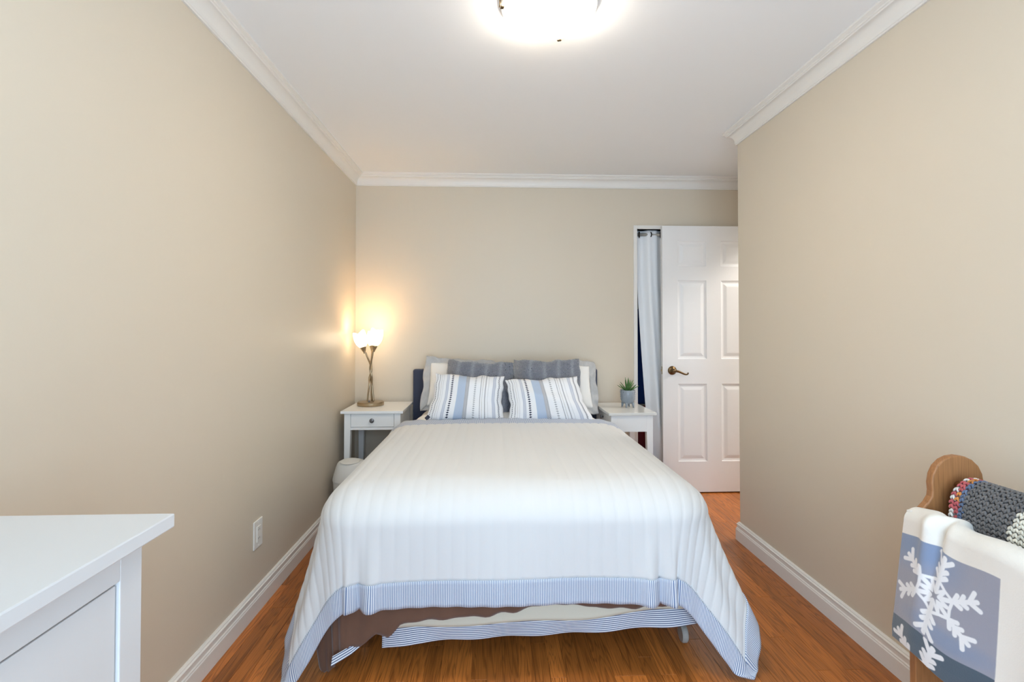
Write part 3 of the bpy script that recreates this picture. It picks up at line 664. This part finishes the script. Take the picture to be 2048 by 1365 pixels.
# ================================================================== NIGHTSTANDS
def nightstand(label, loc, rotz, W_, D_, H_, top_m, depth_first=False):
    t = thing('nightstand', label, 'nightstand', loc, rotz, group='white nightstands')
    tt, lw, ov = 0.018, 0.042, 0.020
    obj('tabletop', box(-W_ / 2, W_ / 2, -D_ / 2, D_ / 2, H_ - tt, H_), top_m, t, bevel=0.002)
    x1, y1 = W_ / 2 - ov, D_ / 2 - ov
    ah = 0.112
    for sx in (-1, 1):
        for sy in (-1, 1):
            # legs taper on their inner sides below the apron
            X0, Y0 = sx * x1, sy * y1
            zs = [0, H_ - tt - ah, H_ - tt]; ws = [lw * 0.66, lw, lw]; V, F = [], []
            for z, w2 in zip(zs, ws): V += [(X0, Y0, z), (X0 - sx * w2, Y0, z), (X0 - sx * w2, Y0 - sy * w2, z), (X0, Y0 - sy * w2, z)]
            for k in range(2):
                for i in range(4): j = (i + 1) % 4; F.append((4 * k + i, 4 * k + j, 4 * k + 4 + j, 4 * k + 4 + i))
            F += [(0, 1, 2, 3), (8, 9, 10, 11)]
            obj('leg', (V, F), 'white_ns_lifted', t, bevel=0.002)
    for sx in (-1, 1): obj('side_panel', box(sx * (x1 - 0.004) - 0.007, sx * (x1 - 0.004) + 0.003, -y1 + lw, y1 - lw, H_ - tt - ah, H_ - tt), 'white_ns_lifted', t)
    obj('back_panel', box(-x1 + lw, x1 - lw, y1 - 0.016, y1 - 0.006, H_ - tt - ah, H_ - tt), 'white_ns_lifted', t)
    obj('bottom_rail', box(-x1 + lw, x1 - lw, -y1 + 0.002, -y1 + 0.022, H_ - tt - ah, H_ - tt - ah + 0.018), 'white_ns_lifted', t, bevel=0.001)
    d = obj('drawer', join(box(-x1 + lw + 0.002, x1 - lw - 0.002, -y1 + 0.001, -y1 + 0.018, H_ - tt - ah + 0.0205, H_ - tt - 0.003), box(-x1 + lw + 0.012, x1 - lw - 0.012, -y1 + 0.018, y1 - 0.02, H_ - tt - ah + 0.025, H_ - tt - 0.02)), 'white_ns_lifted', t, bevel=0.001)
    kz = H_ - tt - ah / 2 + 0.009
    kb = obj('knob', lathe([(0, 0), (0.0065, 0), (0.006, 0.009), (0.012, 0.013), (0.0155, 0.018), (0.0145, 0.022), (0.008, 0.024), (0, 0.0235)], 24), 'pewter', d, smooth=True)
    kb.location = (0, -y1 + 0.001, kz); kb.rotation_euler = (PI / 2, 0, 0)
    return t
nightstand('white nightstand with drawer under the brass lamp, by the left wall', (-0.8045, 3.612, 0), 0, 0.415, 0.445, 0.70, 'white_ns_lifted')
nightstand('white glossy-topped nightstand turned sideways beside the door, holding the plant', (0.935, 3.548, 0), -PI / 2 + 0.02, 0.478, 0.325, 0.69, 'gloss')

# ================================================================== TABLE LAMP
LX, LY, LZ = -0.875, 3.655, 0.7005
tl = thing('table_lamp', 'twisted brass table lamp with three lit frosted tulip shades', 'lamp', (LX, LY, LZ))
obj('base', lathe([(0.0, 0.0), (0.092, 0.0), (0.0945, 0.004), (0.0945, 0.021), (0.090, 0.027), (0.03, 0.031), (0.0, 0.032)], 48), 'nickel', tl, smooth=False)
auto_smooth(tl.children[0], 35)
obj('switch_button', move(lathe([(0.0, 0.0), (0.008, 0.0), (0.008, 0.010), (0.005, 0.013), (0.0, 0.0135)], 16), (0.0, -0.045, 0.028)), 'pewter', tl, smooth=True)
heads = [(-0.042, -0.015, 0.385, -0.30, 0.05), (0.030, -0.035, 0.398, 0.16, -0.03), (0.0, 0.045, 0.39, 0.0, 0.3)]
stems = [
    [(-0.020, -0.012, 0.03), (-0.015, -0.014, 0.08), (-0.006, -0.016, 0.15), (-0.010, 0.004, 0.20), (0.004, 0.012, 0.255), (-0.006, 0.004, 0.30), (-0.022, -0.008, 0.345), (-0.036, -0.014, 0.385)],
    [(0.024, -0.010, 0.03), (0.018, -0.010, 0.08), (0.010, -0.004, 0.15), (0.012, -0.016, 0.21), (-0.002, -0.014, 0.255), (0.004, -0.02, 0.30), (0.016, -0.028, 0.35), (0.024, -0.033, 0.398)],
    [(0.004, 0.022, 0.03), (0.002, 0.016, 0.08), (0.004, 0.012, 0.15), (0.0, -0.002, 0.21), (0.006, 0.002, 0.26), (0.0, 0.016, 0.31), (0.0, 0.03, 0.35), (0.0, 0.042, 0.39)]]
for pts in stems: obj('stem', tube(spline(pts, 5), 0.0062, 10), 'nickel', tl, smooth=True)
for (hx, hy, hz_, tx, ty) in heads:
    cup = obj('shade_cup', lathe([(0.0, -0.012), (0.0075, -0.012), (0.009, 0.0), (0.022, 0.032), (0.0235, 0.034), (0.021, 0.036), (0.0, 0.030)], 28), 'nickel', tl, smooth=False)
    auto_smooth(cup, 35)
    cup.location = (hx, hy, hz_); cup.rotation_euler = (-ty, tx, 0)
    n = 40; V, F = [], []
    prof = [(0.019, 0.034), (0.028, 0.044), (0.039, 0.062), (0.0455, 0.085), (0.047, 0.105), (0.0455, 0.125), (0.042, 0.142)]
    for k_, (r_, z_) in enumerate(prof):
        for i in range(n):
            a = 2 * PI * i / n; f_ = k_ / (len(prof) - 1); z2 = z_ + 0.014 * f_ ** 3 * math.cos(2 * a + 0.7)
            V.append((r_ * math.cos(a), r_ * math.sin(a), z2))
    F = [(k_ * n + i, k_ * n + (i + 1) % n, (k_ + 1) * n + (i + 1) % n, (k_ + 1) * n + i) for k_ in range(len(prof) - 1) for i in range(n)]
    sh = obj('tulip_shade', (V, F), 'shade', cup, smooth=True)
    so = sh.modifiers.new('solid', 'SOLIDIFY'); so.thickness = 0.003
    obj('bulb', lathe([(0.0, 0.036), (0.010, 0.040), (0.013, 0.055), (0.019, 0.072), (0.021, 0.086), (0.016, 0.099), (0.008, 0.105), (0.0, 0.107)], 20, cap=False), 'bulb', cup, smooth=True)

# ================================================================== WASTE BIN
wb = thing('waste_bin', 'white plastic swing-lid waste bin by the left wall', 'bin', (-0.893, 3.235, 0))
auto_smooth(obj('bin_body', lathe([(0.0, 0.0), (0.088, 0.0), (0.092, 0.006), (0.112, 0.275), (0.1135, 0.29), (0.108, 0.295), (0.0, 0.295)], 48, 1.0, 0.85), 'bin', wb), 40)
lid = obj('lid', lathe([(0.1155, 0.292), (0.1165, 0.297), (0.115, 0.305), (0.108, 0.335), (0.096, 0.375), (0.088, 0.396), (0.080, 0.407), (0.066, 0.413), (0.0, 0.414)], 48, 1.0, 0.85), 'bin', wb); auto_smooth(lid, 50)
fl = obj('swing_flap', lathe([(0.0, 0.0), (0.058, 0.0), (0.061, 0.002), (0.060, 0.0035), (0.0, 0.006)], 40, 1.0, 0.95), 'bin', lid); fl.location = (-0.004, -0.020, 0.4115); fl.rotation_euler = (0.10, 0, 0); auto_smooth(fl, 50)

# ================================================================== WALL OUTLET
ol = thing('wall_outlet', 'white rectangular outlet plate on the left wall above the baseboard', 'outlet', (XL, 2.286, 0.337))
obj('cover_plate', box(0.0, 0.006, -0.041, 0.041, -0.062, 0.062), 'plate', ol, bevel=0.003)
rc = obj('receptacle', box(0.004, 0.0085, -0.017, 0.017, -0.034, 0.034), 'plate', ol, bevel=0.001)
for z in (-0.019, 0.019):
    for y in (-0.006, 0.006): obj('slot', box(0.0075, 0.0088, y - 0.001, y + 0.001, z - 0.004, z + 0.004), 'slot', rc)
for z in (-0.05, 0.05): obj('screw', move(lathe([(0, 0), (0.003, 0), (0.0025, 0.0012), (0, 0.0014)], 12), m=Matrix.Rotation(PI / 2, 3, 'Y'), d=(0.006, 0, z)), 'plate', ol)

# ================================================================== POTTED ALOE
pp = thing('potted_aloe', 'small green aloe in a grey footed ceramic pot on the right nightstand', 'plant', (0.972, 3.555, 0.6905))
pot = obj('pot', lathe([(0.0, 0.024), (0.020, 0.024), (0.038, 0.032), (0.048, 0.050), (0.0515, 0.075), (0.0525, 0.122), (0.051, 0.124), (0.048, 0.122), (0.047, 0.112), (0.0, 0.110)], 40), 'pot', pp); auto_smooth(pot, 50)
for k in range(4):
    a = PI / 4 + k * PI / 2 + 0.3
    obj('foot', tube([(0.036 * math.cos(a), 0.036 * math.sin(a), 0.036), (0.038 * math.cos(a), 0.038 * math.sin(a), 0.018), (0.042 * math.cos(a), 0.042 * math.sin(a), 0.0)], [0.011, 0.008, 0.005], 10), 'pot', pp, smooth=True)
for zrow in range(4):      # raised diamond relief on the pot
    for i in range(14):
        a = 2 * PI * (i + 0.5 * (zrow % 2)) / 14; z = 0.060 + zrow * 0.016; rr = 0.0505 + 0.0008 * zrow
        if math.sin(a) < 0.3:
            obj('relief_bead', move(lathe([(0, -0.003), (0.003, 0), (0, 0.003)], 6), (rr * math.cos(a), rr * math.sin(a), z)), 'pot', pp)
obj('soil', lathe([(0.0, 0.112), (0.046, 0.1115), (0.047, 0.1105)], 32, cap=False), 'soil', pp)
for k in range(19):
    ring = 0 if k < 8 else (1 if k < 14 else 2)
    a = k * 2.399 + 0.4; out = (0.075, 0.050, 0.020)[ring] * random.uniform(0.8, 1.05); up = (0.050, 0.078, 0.098)[ring] * random.uniform(0.85, 1.05)
    pts = [(0.006 * math.cos(a), 0.006 * math.sin(a), 0.108), (out * 0.40 * math.cos(a), out * 0.40 * math.sin(a), 0.112 + up * 0.36), (out * 0.75 * math.cos(a), out * 0.75 * math.sin(a), 0.112 + up * 0.72), (out * math.cos(a), out * math.sin(a), 0.112 + up)]
    pa = spline(pts, 4); n = len(pa); V, F = [], []; side = Vector((-math.sin(a), math.cos(a), 0))
    for i, p in enumerate(pa):
        f_ = i / (n - 1); w2 = 0.0105 * (1 - f_) ** 0.75 * (1 if f_ > 0.1 else 0.8) + 0.0004
        tn = (pa[min(i + 1, n - 1)] - pa[max(i - 1, 0)]).normalized(); up_ = side.cross(tn)
        V += [tuple(p - side * w2 - up_ * -0.002), tuple(p + up_ * 0.0), tuple(p + side * w2 - up_ * -0.002), tuple(p + up_ * -w2 * 0.55)]
    for i in range(n - 1):
        for j in range(4): q = (j + 1) % 4; F.append((4 * i + j, 4 * i + q, 4 * i + 4 + q, 4 * i + 4 + j))
    obj('leaf', (V, F), 'aloe', pp, smooth=True)

# ================================================================== DRESSER
ds = thing('dresser', 'white dresser against the left wall in the near corner', 'dresser', (XL, 0, 0))
Y0d, Y1d, Dd, Hd = -0.30, 0.802, 0.553, 0.96      # along the wall, depth, height
obj('top', box(0.022, Dd, Y0d, Y1d, Hd - 0.021, Hd), 'white', ds, bevel=0.002)
bx1, by0, by1 = Dd - 0.030, Y0d + 0.028, Y1d - 0.028; bh = Hd - 0.021
obj('body', join(box(0.03, bx1 - 0.022, by0, by0 + 0.02, 0.09, bh), box(0.03, bx1 - 0.022, by1 - 0.02, by1, 0.09, bh), box(0.03, 0.04, by0 + 0.02, by1 - 0.02, 0.09, bh), box(0.04, bx1 - 0.03, by0 + 0.02, by1 - 0.02, 0.09, 0.11)), 'white', ds)
st = 0.044
obj('face_frame', join(box(bx1 - 0.022, bx1, by0, by0 + st, 0.0, bh), box(bx1 - 0.022, bx1, by1 - st, by1, 0.0, bh), box(bx1 - 0.022, bx1, by0 + st, by1 - st, bh - 0.048, bh), box(bx1 - 0.022, bx1, by0 + st, by1 - st, 0.09, 0.135)), 'white', ds, bevel=0.0015)
for yb in (by0, by1 - st): obj('leg', box(0.03, 0.03 + st, yb, yb + st, 0, 0.09), 'white', ds)
zr = [0.137, 0.400, 0.655, bh - 0.0505]
for i in range(3):
    obj_d = obj('drawer', box(bx1 - 0.024, bx1 - 0.004, by0 + st + 0.0025, by1 - st - 0.0025, zr[i] + 0.001, zr[i + 1] - 0.002), 'white', ds, bevel=0.0015)
    for yk in (by0 + 0.27, by1 - 0.27):
        kb = obj('knob', lathe([(0, 0), (0.0075, 0), (0.007, 0.010), (0.016, 0.018), (0.018, 0.023), (0.010, 0.027), (0, 0.0265)], 24), 'pewter', obj_d, smooth=True)
        kb.location = (bx1 - 0.004, yk, (zr[i] + zr[i + 1]) / 2); kb.rotation_euler = (0, PI / 2, 0)

# ================================================================== QUILT RACK WITH BLANKETS
RX, RYF, RYN = 1.285, 1.335, 0.56
qr = thing('quilt_rack', 'pine quilt rack with rounded end panels by the right wall', 'rack', (RX, 0, 0))
half = [(0.0, 0.897), (0.022, 0.894), (0.042, 0.885), (0.060, 0.868), (0.071, 0.846), (0.075, 0.822), (0.073, 0.800), (0.075, 0.785), (0.086, 0.768), (0.104, 0.750), (0.119, 0.732), (0.127, 0.712), (0.129, 0.690), (0.129, 0.60), (0.128, 0.30), (0.128, 0.0), (0.085, 0.0), (0.075, 0.06), (0.045, 0.10), (0.0, 0.115)]
poly = half + [(-x, z) for x, z in half[1:-1]][::-1]
for y in (RYF, RYN): obj('end_panel', prism(poly, y, y + 0.022, 'Y'), 'pine', qr, bevel=0.004, seg=3)
for (rx, rz) in ((0.0, 0.815), (-0.095, 0.690), (0.095, 0.690)):
    obj('rail', tube([(rx, RYN + 0.022, rz), (rx, RYF, rz)], 0.0135, 16), 'pine', qr, smooth=True)
obj('stretcher', box(-0.012, 0.012, RYN + 0.022, RYF, 0.16, 0.24), 'pine', qr, bevel=0.003)

# printed fleece throw over the near-side rail
def seg_dist(px_, py_, a, b):
    ax, ay = a; bx_, by_ = b; dx, dy = bx_ - ax, by_ - ay
    t = np.clip(((px_ - ax) * dx + (py_ - ay) * dy) / (dx * dx + dy * dy), 0, 1)
    return np.hypot(px_ - ax - t * dx, py_ - ay - t * dy)
def snowflake_segs(R_, arms=6, rot=0.0, inner=True):
    S_ = []
    for k in range(arms):
        a = rot + k * 2 * PI / arms; d = np.array([math.cos(a), math.sin(a)]); pr = np.array([-d[1], d[0]])
        S_.append(((0.20 * R_) * d, R_ * 0.98 * d)) if inner else S_.append((0 * d, R_ * d))
        for f_, L in ((0.44, 0.17), (0.60, 0.15), (0.80, 0.24)):
            for sg in (-1, 1): S_.append((R_ * f_ * d, R_ * f_ * d + R_ * L * (0.75 * d + sg * 0.75 * pr)))
        if inner:      # open diamonds round the heart of the flake
            e = np.array([math.cos(a + PI / 6), math.sin(a + PI / 6)])
            S_.append((0.10 * R_ * d, 0.34 * R_ * e)); e2 = np.array([math.cos(a - PI / 6), math.sin(a - PI / 6)]); S_.append((0.10 * R_ * d, 0.34 * R_ * e2))
            S_.append((0.34 * R_ * e, 0.42 * R_ * d)); S_.append((0.34 * R_ * e2, 0.42 * R_ * d))
    return S_
def fleece_print(yy, ss):
    """yy: world y along the rail, ss: metres down from the top of the rail"""
    cream = np.array(lin(232, 226, 216)[:3]); col = np.broadcast_to(cream, yy.shape + (3,)).copy()
    g1 = np.array(lin(150, 150, 162)[:3]); g2 = np.array(lin(108, 136, 172)[:3]); dk = np.array(lin(70, 86, 100)[:3]); wh = np.array(lin(234, 234, 236)[:3])
    x_ = 1.345 - yy        # towards the viewer
    sm = lambda d: np.clip(d / 0.0016 + 0.5, 0, 1)[..., None]
    mx = lambda c, c2, a: c * (1 - a) + c2 * a
    inx = sm(0.268 - 0.05 * ss - x_); a1 = inx * sm(ss - 0.088); a2 = inx * sm(ss - 0.318)
    tint = np.clip(0.9 - np.hypot((x_ - 0.06) / 0.16, (ss - 0.11) / 0.09), 0, 0.6) + np.clip(0.7 - np.hypot((x_ - 0.15) / 0.2, (ss - 0.29) / 0.05), 0, 0.45)
    col = mx(col, mx(g1, g2, tint[..., None]), a1); col = mx(col, dk, a2)
    for cx_, cs, R_, rot in ((0.116, 0.204, 0.108, 0.38), (0.095, 0.425, 0.104, 0.22)):
        d = np.full(yy.shape, 9.0)
        for n_s, (a, b) in enumerate(snowflake_segs(R_, 6, rot)):
            wd = 0.0038 if (n_s % 11) > 6 else 0.0056
            d = np.minimum(d, seg_dist(x_ - cx_, -(ss - cs), a, b) - wd)
        col = mx(col, wh, sm(-d) * a1 * ((1 - a2) if cs < 0.3 else a2))
    # pale blue motif on the cream field nearer the viewer
    d = np.hypot((x_ - 0.50) / 0.12, (ss - 0.38) / 0.15); col = np.where(((d < 1) & (x_ > 0.33))[..., None], col * 0.5 + np.array(lin(186, 204, 226)[:3]) * 0.5, col)
    return col
yy = np.linspace(0.62, 1.345, 560); ss = np.linspace(-0.22, 0.385, 440)
YY, SS = np.meshgrid(yy, ss)
r0 = 0.034; rx, rz = RX - 0.112, 0.716
arc = r0 * PI / 2
th = np.clip(SS / r0, -PI / 2, PI / 2)
lift = 0.012 * np.exp(-((YY - 1.26) / 0.05) ** 2) + 0.004 * np.sin(YY * 30)
Xf = rx - r0 * np.sin(th) * (1 + lift * 10) ; Zf = rz + r0 * np.cos(th) + lift
dn = np.maximum(SS - arc, 0); db = np.maximum(-SS - arc, 0)
fold = (0.018 * np.exp(-((YY - 1.235 - 0.05 * dn) / 0.012) ** 2) * np.exp(-dn / 0.10) - 0.012 * np.exp(-((YY - 1.262 - 0.05 * dn) / 0.016) ** 2) * np.exp(-dn / 0.12))
wave = 0.016 * np.sin(YY * 16 + 0.8) * np.clip(dn / 0.25, 0, 1) + 0.020 * np.clip(dn / 0.3, 0, 1)
Xf = Xf - wave + fold * 1.2 + 0.0 * db
Zf = Zf - dn - db + 0.10 * (YY - 1.345) * -0.12
Yf = YY - 0.012 * np.clip(dn, 0, 1) + 0.03 * np.clip(dn / 0.3, 0, 1) * np.clip((YY - 1.2) / 0.14, 0, 1)
Pf = np.stack([Xf, np.minimum(Yf, 1.372), Zf], -1)
near = Pf[..., 1] > RYF - 0.004     # cloth that reaches past the end panel stays in front of it
Pf[..., 0] = np.where(near & (SS > 0.02), np.minimum(Pf[..., 0], RX - 0.138), Pf[..., 0])
fc = fleece_print(YY, SS)
tag(grid_obj('fleece_throw', Pf, 'fleece', col=fc, solid=0.004, offset=0), 'cream fleece throw with grey-blue snowflake squares over the rack rail', 'blanket')

# crocheted blanket over the top rail: every stitch a little pair of yarn loops
cb = thing('crochet_blanket', 'chunky grey and cream crocheted blanket over the top rail', 'blanket', (0, 0, 0))
prof = [Vector(p) for p in [(RX + 0.055, 0, 0.62), (RX + 0.05, 0, 0.74), (RX + 0.043, 0, 0.805), (RX + 0.028, 0, 0.828), (RX + 0.0, 0, 0.841), (RX - 0.03, 0, 0.831), (RX - 0.05, 0, 0.806), (RX - 0.058, 0, 0.77), (RX - 0.060, 0, 0.70), (RX - 0.058, 0, 0.56)]]
pc = spline(prof, 12); pl = [0.0]
for i in range(1, len(pc)): pl.append(pl[-1] + (pc[i] - pc[i - 1]).length)
pl = np.array(pl); pcx = np.array([p.x for p in pc]); pcz = np.array([p.z for p in pc])
def cro(y, s):
    x = np.interp(s, pl, pcx); z = np.interp(s, pl, pcz); x2 = np.interp(s + 0.002, pl, pcx); z2 = np.interp(s + 0.002, pl, pcz)
    t = Vector((x2 - x, 0, z2 - z)).normalized(); nn = Vector((-t.z, 0, t.x)); nn = nn if True else -nn
    return Vector((x, y, z)), t, nn
YN = 0.64; YE = 1.296
A = np.linspace(YN, YE, 60); B = np.linspace(0.0, pl[-1], 50); AA, BB = np.meshgrid(A, B)
Pc = np.stack([np.interp(BB, pl, pcx), AA, np.interp(BB, pl, pcz)], -1)
grey = np.array(lin(104, 101, 100)[:3]); crm = np.array(lin(226, 220, 204)[:3]); pk = np.array(lin(186, 84, 88)[:3]); ora = np.array(lin(206, 132, 60)[:3]); wht = np.array(lin(226, 222, 216)[:3]); slate = np.array(lin(92, 108, 136)[:3])
def cro_col(y, s):
    d = math.hypot((y - 1.010), (s - 0.37)) 
    if y > YE - 0.013: return [pk, wht, pk, pk, wht][int(s / 0.012) % 5] if s < 0.36 else wht
    if y > YE - 0.026: return [ora, pk][int(s / 0.03) % 2] if s < 0.36 else pk * 0.9
    if y > YE - 0.040: return slate
    if d < 0.135: return crm
    return grey
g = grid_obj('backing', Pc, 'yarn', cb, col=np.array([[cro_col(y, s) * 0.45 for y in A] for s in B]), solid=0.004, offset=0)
SV, SF, SC = [], [], []
nr, nl = 7, 5
def loop_yarn(c, ax_, nn, L, r_, colr):
    a1 = ax_.normalized(); b1 = nn.cross(a1).normalized(); o = len(SV)
    for k_ in range(nl):
        f_ = -1 + 2 * k_ / (nl - 1); rr = r_ * math.sqrt(max(0.05, 1 - 0.85 * f_ * f_)); ctr = c + a1 * (L / 2 * f_) + nn * (0.0022 * (1 - f_ * f_))
        for i in range(nr):
            an = 2 * PI * i / nr; SV.append(tuple(ctr + (b1 * math.cos(an) + nn * math.sin(an)) * rr)); SC.append(colr)
    for k_ in range(nl - 1):
        for i in range(nr): SF.append((o + k_ * nr + i, o + k_ * nr + (i + 1) % nr, o + (k_ + 1) * nr + (i + 1) % nr, o + (k_ + 1) * nr + i))
cw, ch = 0.0125, 0.0115
ny = int((YE - YN) / cw); ns = int((pl[-1] - 0.06) / ch)
for j in range(ns):
    for i in range(ny):
        y = YE - (i + 0.5) * cw + random.uniform(-0.0015, 0.0015); s = 0.06 + (j + 0.5) * ch + random.uniform(-0.0015, 0.0015)
        c, t, nn = cro(y, s); colr = cro_col(y, s) * random.uniform(0.85, 1.15)
        if nn.z < 0 and s < 0.2: pass
        # the outward normal points away from the rail
        outv = Vector((c.x - RX, 0, c.z - 0.76)); nn = nn if nn.dot(outv) > 0 else -nn
        dy = Vector((0, 1, 0))
        for sg in (-1, 1):
            tilt = 0.55 if (i + j) % 2 else 0.85
            loop_yarn(c + nn * 0.0035 + dy * sg * 0.0030, (t * tilt + dy * sg * 0.5), nn, 0.0150 * random.uniform(0.9, 1.15), 0.0032, colr)
me = bpy.data.meshes.new('stitches'); me.from_pydata(SV, [], SF); me.shade_smooth()
ca = me.color_attributes.new('print', 'FLOAT_COLOR', 'POINT'); c4 = np.ones((len(SV), 4), np.float32); c4[:, :3] = np.array(SC); ca.data.foreach_set('color', c4.ravel())
me.materials.append(M['yarn']); so = bpy.data.objects.new('stitches', me); COL.objects.link(so); so.parent = cb; so['kind'] = 'stuff'
